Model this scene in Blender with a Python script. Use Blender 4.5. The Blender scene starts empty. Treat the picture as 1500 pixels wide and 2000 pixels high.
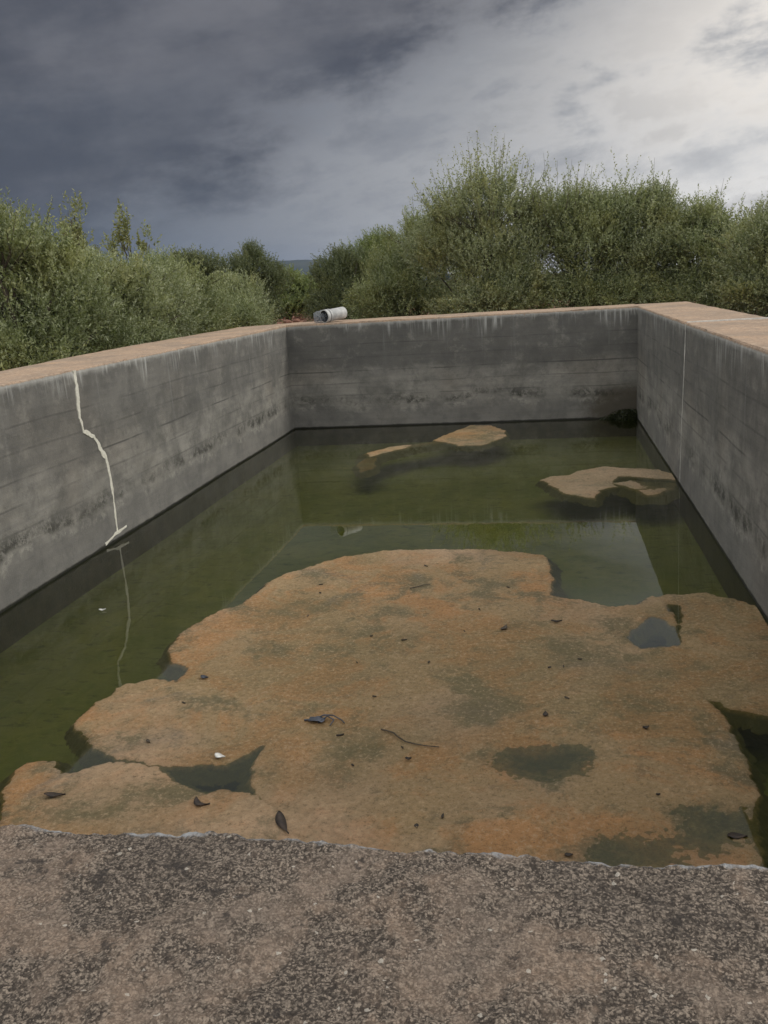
import bpy, bmesh, math, random
import numpy as np
from mathutils import Vector, Matrix
random.seed(7)
S = bpy.context.scene
C = S.collection
R = math.radians

# ------------------------------------------------------------------ camera
CX, CZ = 3.9905, 0.55
F_PX, PITCH, ROLL, YAW = 1708.1, 0.25476, -0.06399, -0.19105
fwd = Vector((math.sin(YAW)*math.cos(PITCH), math.cos(YAW)*math.cos(PITCH), -math.sin(PITCH)))
rgt = Vector((math.cos(YAW), -math.sin(YAW), 0))
upv = rgt.cross(fwd)
Rr = rgt*math.cos(ROLL) + upv*math.sin(ROLL)
Ur = upv*math.cos(ROLL) - rgt*math.sin(ROLL)
cd = bpy.data.cameras.new('camera'); cam = bpy.data.objects.new('camera', cd); C.objects.link(cam)
M4 = Matrix((Rr, Ur, -fwd)).transposed().to_4x4(); M4.translation = Vector((CX, 0, CZ))
cam.matrix_world = M4
cd.sensor_fit = 'VERTICAL'; cd.sensor_height = 36; cd.lens = 36*F_PX/2000
cd.clip_start = 0.05; cd.clip_end = 20000
S.camera = cam

# ------------------------------------------------------------------ light
SUN_AZ, SUN_EL = R(78), R(30)         # azimuth to the right of the tank's long axis (+Y)
w = bpy.data.worlds.new('World'); S.world = w; w.use_nodes = True
S.view_settings.view_transform = 'Standard'; S.view_settings.look = 'None'
S.view_settings.exposure = 0.0; S.view_settings.gamma = 1; S.view_settings.use_curve_mapping = False
sd = bpy.data.lights.new('sun', 'SUN'); so = bpy.data.objects.new('sun', sd); C.objects.link(so)
sd.energy = 1.3; sd.angle = R(14); sd.color = (1, .93, .82)
sdir = Vector((math.sin(SUN_AZ)*math.cos(SUN_EL), math.cos(SUN_AZ)*math.cos(SUN_EL), math.sin(SUN_EL)))
so.rotation_euler = sdir.to_track_quat('Z', 'Y').to_euler()

class NT:
    """small helper for node trees"""
    def __init__(s, tree): s.t = tree; s.n = tree.nodes; s.l = tree.links; s.n.clear()
    def node(s, typ, **kw):
        n = s.n.new(typ)
        for k, v in kw.items():
            if k.startswith('i_'):
                key = k[2:]; key = int(key) if key.isdigit() else key.replace('_', ' ')
                s.put(n, key, v)
            else: setattr(n, k, v)
        return n
    def put(s, n, key, v):
        sock = n.inputs[key]
        if isinstance(v, bpy.types.NodeSocket): s.l.new(v, sock)
        else: sock.default_value = v
    def m(s, op, a, b=0.0, c=0.0, clamp=False):
        n = s.n.new('ShaderNodeMath'); n.operation = op; n.use_clamp = clamp
        for i, v in enumerate((a, b, c)):
            s.put(n, i, v)
        return n.outputs[0]
    def ramp(s, x, a, b):      # smoothstep a..b
        n = s.n.new('ShaderNodeMapRange'); n.interpolation_type = 'SMOOTHSTEP'
        s.put(n, 0, x); n.inputs[1].default_value = a; n.inputs[2].default_value = b
        return n.outputs[0]
    def noise(s, vec, scale, detail=4, rough=.55, dist=0.0, out=0):
        n = s.n.new('ShaderNodeTexNoise'); s.l.new(vec, n.inputs['Vector'])
        n.inputs['Scale'].default_value = scale; n.inputs['Detail'].default_value = detail
        n.inputs['Roughness'].default_value = rough; n.inputs['Distortion'].default_value = dist
        return n.outputs[out]
    def vor(s, vec, scale, feature='F1', out=0, rnd=1.0):
        n = s.n.new('ShaderNodeTexVoronoi'); n.feature = feature; s.l.new(vec, n.inputs['Vector'])
        n.inputs['Scale'].default_value = scale; n.inputs['Randomness'].default_value = rnd
        return n.outputs[out]
    def mix(s, f, a, b, blend='MIX'):
        n = s.n.new('ShaderNodeMix'); n.data_type = 'RGBA'; n.blend_type = blend
        s.put(n, 0, f)
        for i, v in ((6, a), (7, b)):
            if isinstance(v, tuple) and len(v) == 3: v = v + (1,)
            s.put(n, i, v)
        return n.outputs[2]
    def vec(s, x, y, z):
        n = s.n.new('ShaderNodeCombineXYZ')
        for i, v in enumerate((x, y, z)): s.put(n, i, v)
        return n.outputs[0]
    def sep(s, v):
        n = s.n.new('ShaderNodeSeparateXYZ'); s.l.new(v, n.inputs[0]); return n.outputs
    def scale(s, v, sx, sy, sz):
        n = s.n.new('ShaderNodeVectorMath'); n.operation = 'MULTIPLY'; s.l.new(v, n.inputs[0])
        n.inputs[1].default_value = (sx, sy, sz); return n.outputs[0]
    def bump(s, h, strength, dist, normal=None):
        n = s.n.new('ShaderNodeBump'); s.put(n, 'Height', h); n.inputs['Strength'].default_value = strength
        n.inputs['Distance'].default_value = dist
        if normal is not None: s.l.new(normal, n.inputs['Normal'])
        return n.outputs[0]

# world: physical sky almost wholly covered by a cloud layer
t = NT(w.node_tree)
geo = t.node('ShaderNodeTexCoord').outputs['Generated']
sky = t.node('ShaderNodeTexSky', sky_type='NISHITA', sun_disc=False, sun_elevation=SUN_EL, sun_rotation=SUN_AZ)
bg1 = t.node('ShaderNodeBackground', i_Color=sky.outputs[0], i_Strength=0.08)
x, y, z = t.sep(geo)
# cloud-deck coordinates (a flat layer seen in perspective)
zz = t.m('ADD', t.m('MAXIMUM', z, 0.0), 0.11)
px, py = t.m('DIVIDE', x, zz), t.m('DIVIDE', y, zz)
# streets of cloud running from front-left to the right
ang = R(62)
ca, sa = math.cos(ang), math.sin(ang)
ua = t.m('ADD', t.m('MULTIPLY', px, ca), t.m('MULTIPLY', py, -sa))
va = t.m('ADD', t.m('MULTIPLY', px, sa), t.m('MULTIPLY', py, ca))
P1 = t.vec(t.m('MULTIPLY', ua, 1.0), t.m('MULTIPLY', va, .55), 3.1)
# angular coordinates around the view
az = t.m('ARCTAN2', x, y)
el = t.m('ARCSINE', z)
n_big = t.noise(P1, .55, 6, .52, .35)
n_mid = t.noise(P1, 1.5, 7, .56, .5)
cr_, sr_ = math.cos(R(6)), math.sin(R(6))
uu = t.m('ADD', t.m('MULTIPLY', az, cr_), t.m('MULTIPLY', el, sr_))
vv = t.m('ADD', t.m('MULTIPLY', az, -sr_), t.m('MULTIPLY', el, cr_))
n_ang = t.noise(t.vec(uu, t.m('MULTIPLY', vv, 1.9), 1.7), 2.3, 9, .52, .1)     # big masses
n_fin = t.noise(t.vec(uu, t.m('MULTIPLY', vv, 3.0), 5.3), 4.2, 10, .60, .1)     # layered streets
n_puf = t.noise(t.vec(uu, t.m('MULTIPLY', vv, 1.7), 9.1), 9.0, 10, .64, .1)    # ragged lumps
def cen(v, k): return t.m('MULTIPLY', t.m('SUBTRACT', v, .5), k)
def addall(*v):
    o_ = v[0]
    for q_ in v[1:]: o_ = t.m('ADD', o_, q_)
    return o_
# storm edge: azimuth/elevation line; d<0 dark storm side
line0 = t.m('SUBTRACT', az, t.m('ADD', t.m('MULTIPLY', el, 2.0), -.58))
line = addall(line0, cen(n_ang, .30), cen(n_fin, .40), cen(n_puf, .26))
lit = t.ramp(line, -.10, .14)
gx = t.m('SUBTRACT', az, .31); gy = t.m('SUBTRACT', el, .20)
g2 = t.m('ADD', t.m('POWER', t.m('ABSOLUTE', t.m('DIVIDE', gx, .24)), 2.0), t.m('POWER', t.m('ABSOLUTE', t.m('DIVIDE', gy, .11)), 2.0))
glow = t.m('POWER', 2.718, t.m('MULTIPLY', g2, -1.0))
glow = t.m('MULTIPLY', glow, t.ramp(addall(t.m('MULTIPLY', n_fin, .6), t.m('MULTIPLY', n_puf, .4)), .40, .56))
dk = t.ramp(addall(n_ang, cen(n_fin, .8), cen(n_puf, .7)), .30, .78)
dark = t.mix(dk, (.076, .082, .102), (.130, .136, .157))
dark = t.mix(t.ramp(addall(el, cen(n_fin, .2)), .17, .33), dark, t.mix(dk, (.098, .100, .116), (.172, .173, .190)))
lgrad = t.ramp(addall(line0, cen(n_fin, .9), cen(n_puf, .5)), .02, .80)
light = t.mix(lgrad, (.26, .27, .295), (.80, .79, .775))
shade_ = t.ramp(addall(t.m('MULTIPLY', n_fin, .55), t.m('MULTIPLY', n_puf, .45)), .50, .60)
light = t.mix(t.m('MULTIPLY', shade_, .75), light, t.mix(lgrad, (.19, .205, .235), (.34, .345, .36)))
col = t.mix(lit, dark, light)
veil = t.m('MULTIPLY', t.m('SUBTRACT', 1.0, t.ramp(el, 0.01, .13)), t.m('SUBTRACT', 1.0, t.ramp(az, -.30, .02)))
col = t.mix(t.m('MULTIPLY', veil, .80), col, t.mix(t.ramp(az, -.45, -.10), (.095, .120, .160), (.25, .27, .30)))
col = t.mix(t.m('MULTIPLY', glow, .9, clamp=True), col, (1.0, .93, .84))
# overhead and behind the camera: even grey overcast
back = t.ramp(t.m('ABSOLUTE', az), 1.1, 2.2)
over = t.ramp(el, .55, .95)
col = t.mix(t.m('MULTIPLY', t.ramp(el, .315, .40), .75), col, t.mix(n_fin, (.46, .48, .50), (.62, .64, .65)))
col = t.mix(t.m('MAXIMUM', t.m('MULTIPLY', back, .70), over), col, t.mix(n_big, (1.25, 1.21, 1.14), (1.60, 1.55, 1.46)))
bg2 = t.node('ShaderNodeBackground', i_Color=col, i_Strength=1.0)
cover = t.m('ADD', .93, t.m('MULTIPLY', n_mid, .06))
mx = t.node('ShaderNodeMixShader', i_0=cover, i_1=bg1.outputs[0], i_2=bg2.outputs[0])
t.node('ShaderNodeOutputWorld', i_Surface=mx.outputs[0])

# ------------------------------------------------------------------ helpers
W, L, H = 5.33, 13.549, 1.632      # tank inside: width, far wall, water level below the rim
NY = 0.757                          # inner face of the near wall
FLOOR = -H-0.28
GZ = -0.70                          # ground outside

def lattice_noise(X, Y, seed=0):
    xi = np.floor(X).astype(np.int64); yi = np.floor(Y).astype(np.int64)
    fx = X-xi; fy = Y-yi; fx = fx*fx*(3-2*fx); fy = fy*fy*(3-2*fy)
    def h(a, b):
        n = (a*374761393 + b*668265263 + seed*1442695041) & 0xffffffff
        n = ((n ^ (n >> 13))*1274126177) & 0xffffffff
        return ((n ^ (n >> 16)) & 0xffff)/65535.0
    return (h(xi, yi)*(1-fx)+h(xi+1, yi)*fx)*(1-fy) + (h(xi, yi+1)*(1-fx)+h(xi+1, yi+1)*fx)*fy
def fbm(X, Y, sc, oct=4, seed=0):
    X = np.asarray(X, float)*sc; Y = np.asarray(Y, float)*sc
    a = 1.0; s = 0; tot = 0
    for o in range(oct):
        s = s + a*lattice_noise(X+o*17.3, Y-o*9.1, seed+o); tot += a; a *= .5; X = X*2.03; Y = Y*2.03
    return s/tot        # 0..1

def mesh_obj(name, verts, faces, mat, parent=None, smooth=False, loc=None):
    me = bpy.data.meshes.new(name); me.from_pydata([tuple(v) for v in verts], [], faces); me.update()
    if smooth: me.polygons.foreach_set('use_smooth', [True]*len(me.polygons))
    me.materials.append(mat)
    o = bpy.data.objects.new(name, me); C.objects.link(o)
    if parent: o.parent = parent
    if loc: o.location = loc
    return o
def quads_obj(name, V, mat, parent=None, attr=None, smooth=False, Q=None):
    """V: (n*4,3) quads, or V plus index array Q (m,4)"""
    V = np.ascontiguousarray(V, dtype=np.float32)
    if Q is None: Q = np.arange(len(V)).reshape(-1, 4)
    Q = np.ascontiguousarray(Q, dtype=np.int32)
    me = bpy.data.meshes.new(name)
    me.vertices.add(len(V)); me.vertices.foreach_set('co', V.ravel())
    me.loops.add(Q.size); me.loops.foreach_set('vertex_index', Q.ravel())
    me.polygons.add(len(Q)); me.polygons.foreach_set('loop_start', np.arange(0, Q.size, 4, dtype=np.int32))
    me.polygons.foreach_set('loop_total', np.full(len(Q), 4, dtype=np.int32))
    if smooth: me.polygons.foreach_set('use_smooth', np.ones(len(Q), dtype=bool))
    if attr is not None:
        a = me.attributes.new('rnd', 'FLOAT', 'FACE'); a.data.foreach_set('value', np.ascontiguousarray(attr, dtype=np.float32))
    me.update(calc_edges=True); me.validate()
    me.materials.append(mat)
    o = bpy.data.objects.new(name, me); C.objects.link(o)
    if parent: o.parent = parent
    return o
def grid_obj(name, xs, ys, zf, mat, parent=None, keep=None, smooth=True):
    X, Y = np.meshgrid(xs, ys, indexing='ij'); Z = zf(X, Y)
    V = np.stack([X, Y, Z], -1).reshape(-1, 3); nx, ny = X.shape
    I = np.arange(nx*ny).reshape(nx, ny)
    Q = np.stack([I[:-1, :-1], I[1:, :-1], I[1:, 1:], I[:-1, 1:]], -1).reshape(-1, 4)
    if keep is not None:
        k = keep(X, Y, Z); k = (k[:-1, :-1] & k[1:, :-1] & k[1:, 1:] & k[:-1, 1:]).reshape(-1); Q = Q[k]
        used = np.unique(Q); mp = -np.ones(len(V), dtype=np.int64); mp[used] = np.arange(len(used)); V = V[used]; Q = mp[Q]
    return quads_obj(name, V, mat, parent, smooth=smooth, Q=Q)
def empty(name, loc=(0, 0, 0)):
    o = bpy.data.objects.new(name, None); o.empty_display_size = .1; C.objects.link(o); o.location = loc; return o
def tag(o, label=None, cat=None, group=None, kind=None):
    if label: o['label'] = label
    if cat: o['category'] = cat
    if group: o['group'] = group
    if kind: o['kind'] = kind
    return o
def newmat(name):
    m = bpy.data.materials.new(name); m.use_nodes = True
    t = NT(m.node_tree); return m, t
def finish(t, **kw):
    b = t.node('ShaderNodeBsdfPrincipled')
    for k, v in kw.items():
        k = k.replace('_', ' ')
        if isinstance(v, tuple) and len(v) == 3: v = v+(1,)
        t.put(b, k, v)
    t.node('ShaderNodeOutputMaterial', i_Surface=b.outputs[0]); return b
def simple(name, c1, c2, scale=20, rough=.7, bump=.0):
    m, t = newmat(name); co = t.node('ShaderNodeTexCoord').outputs['Object']
    n = t.noise(co, scale, 5)
    kw = dict(Base_Color=t.mix(t.ramp(n, .3, .7), c1, c2), Roughness=rough)
    if bump: kw['Normal'] = t.bump(t.noise(co, scale*4, 3), .6, bump)
    finish(t, **kw); return m

# ------------------------------------------------------------------ materials
def wall_material(name, back=False):
    m, t = newmat(name)
    co = t.node('ShaderNodeTexCoord').outputs['Object']
    x, y, z = t.sep(co)
    s = t.m('ADD', x, y)                       # runs along every wall
    sz = t.vec(s, 0.0, z)
    # board-marked concrete
    streak = t.noise(t.vec(t.m('MULTIPLY', s, .7), 0.0, t.m('MULTIPLY', z, 9.0)), 1.3, 6, .6)
    blot = t.noise(sz, 1.9, 9, .68, .3)
    fine = t.noise(co, 55, 4, .7)
    base = t.mix(t.ramp(blot, .3, .7), (.145, .143, .132), (.300, .292, .268))
    base = t.mix(t.m('MULTIPLY', t.ramp(streak, .4, .7), .4), base, (.105, .106, .106))
    base = t.mix(t.m('MULTIPLY', t.ramp(t.noise(sz, .8, 3), .5, .75), .35), base, (.27, .24, .20))
    # grey-dark weathering in the upper part
    edge = t.m('ADD', z, t.m('MULTIPLY', t.m('SUBTRACT', t.noise(t.vec(t.m('MULTIPLY', s, 1.3), 0.0, t.m('MULTIPLY', z, 2.0)), 1.0, 5, .6), .5), .7))
    upper = t.ramp(edge, -.86, -.62)
    base = t.mix(t.m('MULTIPLY', upper, .74 if back else .52), base, (.088, .088, .086))
    stn = t.noise(sz, 3.3, 9, .74, .2)
    base = t.mix(t.m('MULTIPLY', t.ramp(stn, .50, .62), .42), base, (.085, .085, .080))
    base = t.mix(t.m('MULTIPLY', t.ramp(stn, .48, .34), .34), base, (.32, .31, .28))
    # tide line of dark algae with pale salts under it
    tn = t.noise(sz, .8, 4, .6); tf = t.noise(sz, 11, 8, .8)
    tz = t.m('ADD', z, t.m('MULTIPLY', t.m('SUBTRACT', tn, .5), .55))
    band = t.m('MULTIPLY', t.ramp(tz, -1.30, -1.22), t.m('SUBTRACT', 1.0, t.ramp(tz, -1.22, -1.04)))
    band2 = t.m('MULTIPLY', t.ramp(tz, -1.40, -1.32), t.m('SUBTRACT', 1.0, t.ramp(tz, -1.32, -1.20)))
    patchy = t.m('ADD', .05, t.m('MULTIPLY', t.ramp(t.noise(sz, 1.5, 6, .7), .42, .58), .95))
    base = t.mix(t.m('MULTIPLY', t.m('MULTIPLY', band2, patchy), t.m('MULTIPLY', t.ramp(tf, .46, .56), .75)), base, (.42, .41, .37))
    base = t.mix(t.m('MULTIPLY', t.m('MULTIPLY', band, patchy), t.m('MULTIPLY', t.ramp(tf, .42, .54), .95)), base, (.050, .050, .043))
    base = t.mix(t.m('MULTIPLY', t.m('SUBTRACT', 1.0, t.ramp(tz, -1.36, -1.24)), .50), base, (.135, .134, .130))
    # horizontal pour seams
    for zc in (-.74, -.33, -1.12, -.53, -.93):
        zw = t.m('ADD', z, t.m('MULTIPLY', t.m('SUBTRACT', t.noise(sz, .7, 2), .5), .05))
        ln = t.m('SUBTRACT', 1.0, t.ramp(t.m('ABSOLUTE', t.m('SUBTRACT', zw, zc)), .002, .014))
        ln = t.m('MULTIPLY', ln, t.ramp(t.noise(sz, 1.6, 3), .38, .6))
        base = t.mix(t.m('MULTIPLY', ln, .75 if zc == -.74 else .42), base, (.05, .05, .05))
    # lime drips running down from the rim
    dn = t.noise(t.vec(s, 0.0, t.m('MULTIPLY', z, .05)), 13, 3, .7)
    dl = t.noise(t.vec(s, 3.0, 0.0), 3.1, 3, .6)
    dlen = t.m('ADD', .02, t.m('MULTIPLY', t.ramp(dl, .38, .72), .42))
    depth = t.m('DIVIDE', t.m('MULTIPLY', z, -1.0), dlen)
    dr = t.m('MULTIPLY', t.m('SUBTRACT', 1.0, t.ramp(depth, .3, 1.0)), t.m('MULTIPLY', t.ramp(dn, .47, .64), t.ramp(t.noise(t.vec(s, 11.0, 0.0), 1.4, 4, .6), .38, .56)))
    base = t.mix(t.m('MULTIPLY', dr, .75), base, (.46, .47, .46))
    lime = t.ramp(t.m('ADD', z, t.m('MULTIPLY', t.m('SUBTRACT', t.noise(sz, 8, 5, .7), .5), .12)), -.075, -.015)
    base = t.mix(t.m('MULTIPLY', lime, .55), base, (.44, .44, .42))
    dn2 = t.noise(t.vec(s, 7.0, t.m('MULTIPLY', z, .03)), 7, 4, .7)
    base = t.mix(t.m('MULTIPLY', t.m('MULTIPLY', t.ramp(dn2, .56, .70), t.ramp(z, -1.1, -.2)), .35), base, (.30, .31, .31))
    if back:   # soil crust spilling over the lip, brown seep in the right corner
        cr = t.m('ADD', z, t.m('MULTIPLY', t.ramp(t.noise(sz, 1.9, 4, .6), .50, .72), .17))
        crm = t.m('MULTIPLY', t.ramp(cr, .0, .03), t.m('MULTIPLY', t.ramp(x, 2.6, 3.6), t.m('SUBTRACT', 1.0, t.ramp(x, 4.0, 4.6))))
        base = t.mix(crm, base, (.30, .23, .175))
        cx_ = t.m('DIVIDE', t.m('SUBTRACT', x, 5.25), .75); cz_ = t.m('DIVIDE', t.m('ADD', z, 1.50), .42)
        rr = t.m('ADD', t.m('SQRT', t.m('ADD', t.m('MULTIPLY', cx_, cx_), t.m('MULTIPLY', cz_, cz_))), t.m('MULTIPLY', t.m('SUBTRACT', tf, .5), .9))
        base = t.mix(t.m('MULTIPLY', t.m('SUBTRACT', 1.0, t.ramp(rr, .55, 1.15)), .8), base, (.062, .052, .034))
    # wet black line at the water and brown slime under it
    wl = t.m('ADD', z, t.m('MULTIPLY', t.m('SUBTRACT', t.noise(sz, 9, 4), .5), .03))
    base = t.mix(t.m('SUBTRACT', 1.0, t.ramp(wl, -H+.012, -H+.035)), base, (.014, .014, .010))
    base = t.mix(t.m('SUBTRACT', 1.0, t.ramp(z, -H-.03, -H-.005)), base, t.mix(t.ramp(t.noise(co, 6, 4), .35, .65), (.030, .020, .008), (.060, .040, .018)))
    base = t.mix(t.m('MULTIPLY', fine, .35), base, t.mix(.5, base, (.08, .08, .08)))
    # ---- the rim: pinkish lichen-grey cement
    up = t.ramp(t.m('ADD', z, t.m('MULTIPLY', t.m('SUBTRACT', t.noise(co, 20, 4), .5), .02)), -.022, -.008)
    tn1 = t.noise(co, 1.6, 6, .65); tn2 = t.noise(co, 38, 5, .75)
    top = t.mix(t.ramp(tn1, .33, .68), (.43, .305, .215), (.28, .215, .165))
    top = t.mix(t.m('MULTIPLY', t.ramp(tn2, .46, .60), .60), top, (.17, .135, .105))
    top = t.mix(t.m('MULTIPLY', t.ramp(t.noise(co, 12, 6, .75), .52, .64), .55), top, (.50, .40, .31))
    top = t.mix(t.m('MULTIPLY', t.ramp(t.noise(co, 5, 5, .7), .54, .72), .6), top, (.20, .175, .15))
    top = t.mix(t.m('MULTIPLY', t.ramp(t.noise(co, 3.1, 5, .7), .58, .74), .7), top, (.44, .26, .14))
    col = t.mix(up, base, top)
    rough = t.mix(t.ramp(z, -H, -H+.06), (.35,)*3, (.9,)*3)
    h = t.m('ADD', t.m('MULTIPLY', fine, .5), t.m('MULTIPLY', streak, .9))
    finish(t, Base_Color=col, Roughness=rough, Normal=t.bump(h, .5, .012), Specular_IOR_Level=.3)
    return m
M_WALL = wall_material('weathered_concrete'); M_WALLB = wall_material('weathered_concrete_far', True)

def near_rim_material():
    m, t = newmat('pebbly_lichen_concrete')
    co = t.node('ShaderNodeTexCoord').outputs['Object']; x, y, z = t.sep(co)
    wob = t.noise(co, 90, 3, .6, out=1)
    cw = t.node('ShaderNodeVectorMath', operation='ADD', i_0=co, i_1=t.scale(wob, .006, .006, .006)).outputs[0]
    d1 = t.vor(cw, 300); c1 = t.vor(cw, 300, out=1)
    g1 = t.sep(c1)[0]; g2 = t.sep(c1)[1]
    sp1 = t.noise(co, 230, 4, .75); sp2 = t.noise(co, 120, 5, .8, .2)
    big = t.noise(co, 6, 6, .66, .4); med = t.noise(co, 21, 6, .72, .2)
    cf = t.vor(cw, 480, out=1); df_ = t.vor(cw, 480); gf = t.sep(cf)[0]; gh = t.sep(cf)[2]
    tan = t.mix(t.ramp(t.noise(co, 9, 4), .3, .7), (.40, .295, .222), (.29, .232, .190))
    mask = t.ramp(t.m('ADD', t.m('MULTIPLY', big, .62), t.m('MULTIPLY', med, .38)), .47, .56)
    mfin = t.ramp(t.noise(co, 55, 5, .75), .42, .60)
    mask = t.m('MULTIPLY', mask, t.m('ADD', .60, t.m('MULTIPLY', mfin, .40)))
    spk = t.ramp(t.m('ADD', t.m('MULTIPLY', gf, .62), t.m('MULTIPLY', g1, .38)), .22, .88)
    speck = t.mix(spk, (.062, .052, .045), (.37, .31, .255))
    tan2 = t.mix(.36, tan, speck)
    col = t.mix(mask, t.mix(t.m('MULTIPLY', t.ramp(big, .5, .3), .28), speck, (.10, .088, .080)), tan2)
    gap = t.m('ADD', t.m('MULTIPLY', t.ramp(df_, .45, .75), .7), t.ramp(sp2, .46, .34), clamp=True)
    gap = t.m('MULTIPLY', gap, t.m('SUBTRACT', 1.0, t.m('MULTIPLY', mask, .55)))
    col = t.mix(t.m('MULTIPLY', gap, .75), col, (.040, .032, .028))
    col = t.mix(t.m('MULTIPLY', t.ramp(t.m('MULTIPLY', g1, g2), .90, .93), .7), col, (.60, .56, .50))
    lich = t.ramp(t.m('ADD', t.noise(co, 14, 6, .75), t.m('MULTIPLY', t.noise(co, 90, 3), .2)), .695, .76)
    col = t.mix(t.m('MULTIPLY', lich, .8), col, (.048, .042, .040))
    # white lime lip along the water-side edge
    e = t.m('ADD', y, t.m('MULTIPLY', t.m('SUBTRACT', t.noise(co, 38, 5, .75), .5), .030))
    patch = t.ramp(t.noise(t.vec(x, 0.0, 0.0), 16, 6, .75), .40, .56)
    lip = t.m('MULTIPLY', t.ramp(e, NY-.010, NY-.004), patch)
    col = t.mix(t.m('MULTIPLY', lip, .85), col, (.44, .46, .49))
    # inner face below the lip
    face = t.m('SUBTRACT', 1.0, t.ramp(z, -.05, -.02))
    col = t.mix(face, col, t.mix(t.noise(co, 3, 4), (.09, .09, .09), (.20, .20, .19)))
    h = t.m('ADD', t.m('MULTIPLY', t.m('SUBTRACT', 1.0, d1), .5), t.m('ADD', sp2, t.m('ADD', t.m('MULTIPLY', sp1, .6), t.m('MULTIPLY', med, 1.2))))
    finish(t, Base_Color=col, Roughness=.92, Normal=t.bump(h, 1.0, .006), Specular_IOR_Level=.25)
    return m
M_NEAR = near_rim_material()

def addn(t, a, b): return t.m('ADD', a, b)
def algae_material(pale=False):
    m, t = newmat('pale_algae_scum' if pale else 'floating_algae_scum')
    co = t.node('ShaderNodeTexCoord').outputs['Object']; x, y, z = t.sep(co)
    big = t.noise(co, 1.0, 5, .6, .5); med = t.noise(co, 3.0, 7, .68, .5); fin = t.noise(co, 46, 6, .85); gr = t.noise(co, 120, 3, .8)
    n5 = t.noise(co, 1.7, 6, .7, .4); n6 = t.noise(t.scale(co, 1, 1, 1), 8.5, 6, .75, .3)
    p1 = t.m('ADD', t.m('MULTIPLY', med, .55), t.m('MULTIPLY', n5, .45))
    p2 = t.noise(co, 2.2, 7, .68, .5)
    og = t.ramp(addn(t, t.noise(co, .55, 4, .6), t.m('MULTIPLY', x, .03)), .55, .72)
    col = t.mix(t.ramp(p2, .44, .58), (.45, .315, .170), (.53, .285, .125))
    pk = t.ramp(t.noise(co, .75, 3, .5), .48, .64)
    col = t.mix(t.m('MULTIPLY', pk, .75), col, (.62, .43, .29))
    col = t.mix(t.m('MULTIPLY', t.ramp(p1, .49, .60), .88), col, (.170, .155, .092))
    col = t.mix(t.m('MULTIPLY', t.ramp(t.noise(co, 1.5, 6, .7, .6), .56, .68), .7), col, (.235, .205, .160))
    col = t.mix(t.m('MULTIPLY', og, .45), col, (.20, .165, .075))
    if pale: col = t.mix(.55, col, (.40, .315, .21))
    col = t.mix(t.m('MULTIPLY', t.ramp(n6, .54, .66), .40), col, (.135, .120, .075))
    col = t.mix(t.m('MULTIPLY', t.ramp(fin, .53, .61), .60), col, (.66, .49, .32))
    col = t.mix(t.m('MULTIPLY', t.ramp(fin, .46, .37), .60), col, (.105, .082, .045))
    col = t.mix(t.m('MULTIPLY', t.ramp(gr, .56, .64), .40), col, (.080, .062, .036))
    # hairline creases in the skin
    cr1 = t.vor(t.node('ShaderNodeVectorMath', operation='ADD', i_0=co, i_1=t.scale(t.noise(co, 2.0, 4, .6, out=1), .55, .55, .0)).outputs[0], .85, 'DISTANCE_TO_EDGE')
    col = t.mix(t.m('MULTIPLY', t.m('MULTIPLY', t.ramp(cr1, .014, .003), t.ramp(big, .48, .56)), .14), col, (.10, .085, .055))
    # wet near the water, green and then dark where it lies under the surface
    wet = t.m('SUBTRACT', 1.0, t.ramp(z, -H-.001, -H+.017))
    col = t.mix(t.m('MULTIPLY', wet, .75), col, t.mix(.5, col, (.12, .095, .045)))
    low = t.m('SUBTRACT', 1.0, t.ramp(z, -H-.022, -H+.003))
    col = t.mix(t.m('MULTIPLY', low, .9), col, (.085, .080, .034))
    h = t.m('ADD', fin, t.m('MULTIPLY', gr, .5))
    finish(t, Base_Color=col, Roughness=.75, Normal=t.bump(h, 1.0, .02), Specular_IOR_Level=.3)
    return m
M_ALG = algae_material(); M_ALGP = algae_material(True)

m, t = newmat('green_tank_floor'); M_FLOOR = m
co = t.node('ShaderNodeTexCoord').outputs['Object']
a = t.noise(co, 1.1, 6, .68, .8); b = t.noise(co, 4.5, 6, .7, .4); c_ = t.noise(t.scale(co, 1, 2.2, 1), 7, 6, .75)
col = t.mix(t.ramp(a, .33, .66), (.098, .108, .032), (.148, .146, .045))
col = t.mix(t.m('MULTIPLY', t.ramp(b, .46, .68), .7), col, (.085, .105, .022))
col = t.mix(t.m('MULTIPLY', t.ramp(c_, .54, .66), .8), col, (.045, .055, .014))
finish(t, Base_Color=col, Roughness=.9, Normal=t.bump(b, .5, .05))

m, t = newmat('still_green_water'); M_WATER = m
co = t.node('ShaderNodeTexCoord').outputs['Object']
nb = t.bump(t.noise(co, 3.0, 3, .5), .02, .02)
fr = t.node('ShaderNodeFresnel', i_IOR=1.38, i_Normal=nb)
tr = t.node('ShaderNodeBsdfTransparent', i_Color=(.78, .80, .56, 1))
mk = t.node('ShaderNodeBsdfDiffuse', i_Color=(.050, .062, .022, 1))
mm = t.node('ShaderNodeMixShader', i_0=t.m('MULTIPLY', t.noise(co, .7, 4), .24), i_1=tr.outputs[0], i_2=mk.outputs[0])
gl = t.node('ShaderNodeBsdfGlossy', i_Color=(1, 1, 1, 1), i_Roughness=.012, i_Normal=nb)
mx = t.node('ShaderNodeMixShader', i_0=fr.outputs[0], i_1=mm.outputs[0], i_2=gl.outputs[0])
t.node('ShaderNodeOutputMaterial', i_Surface=mx.outputs[0])

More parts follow.
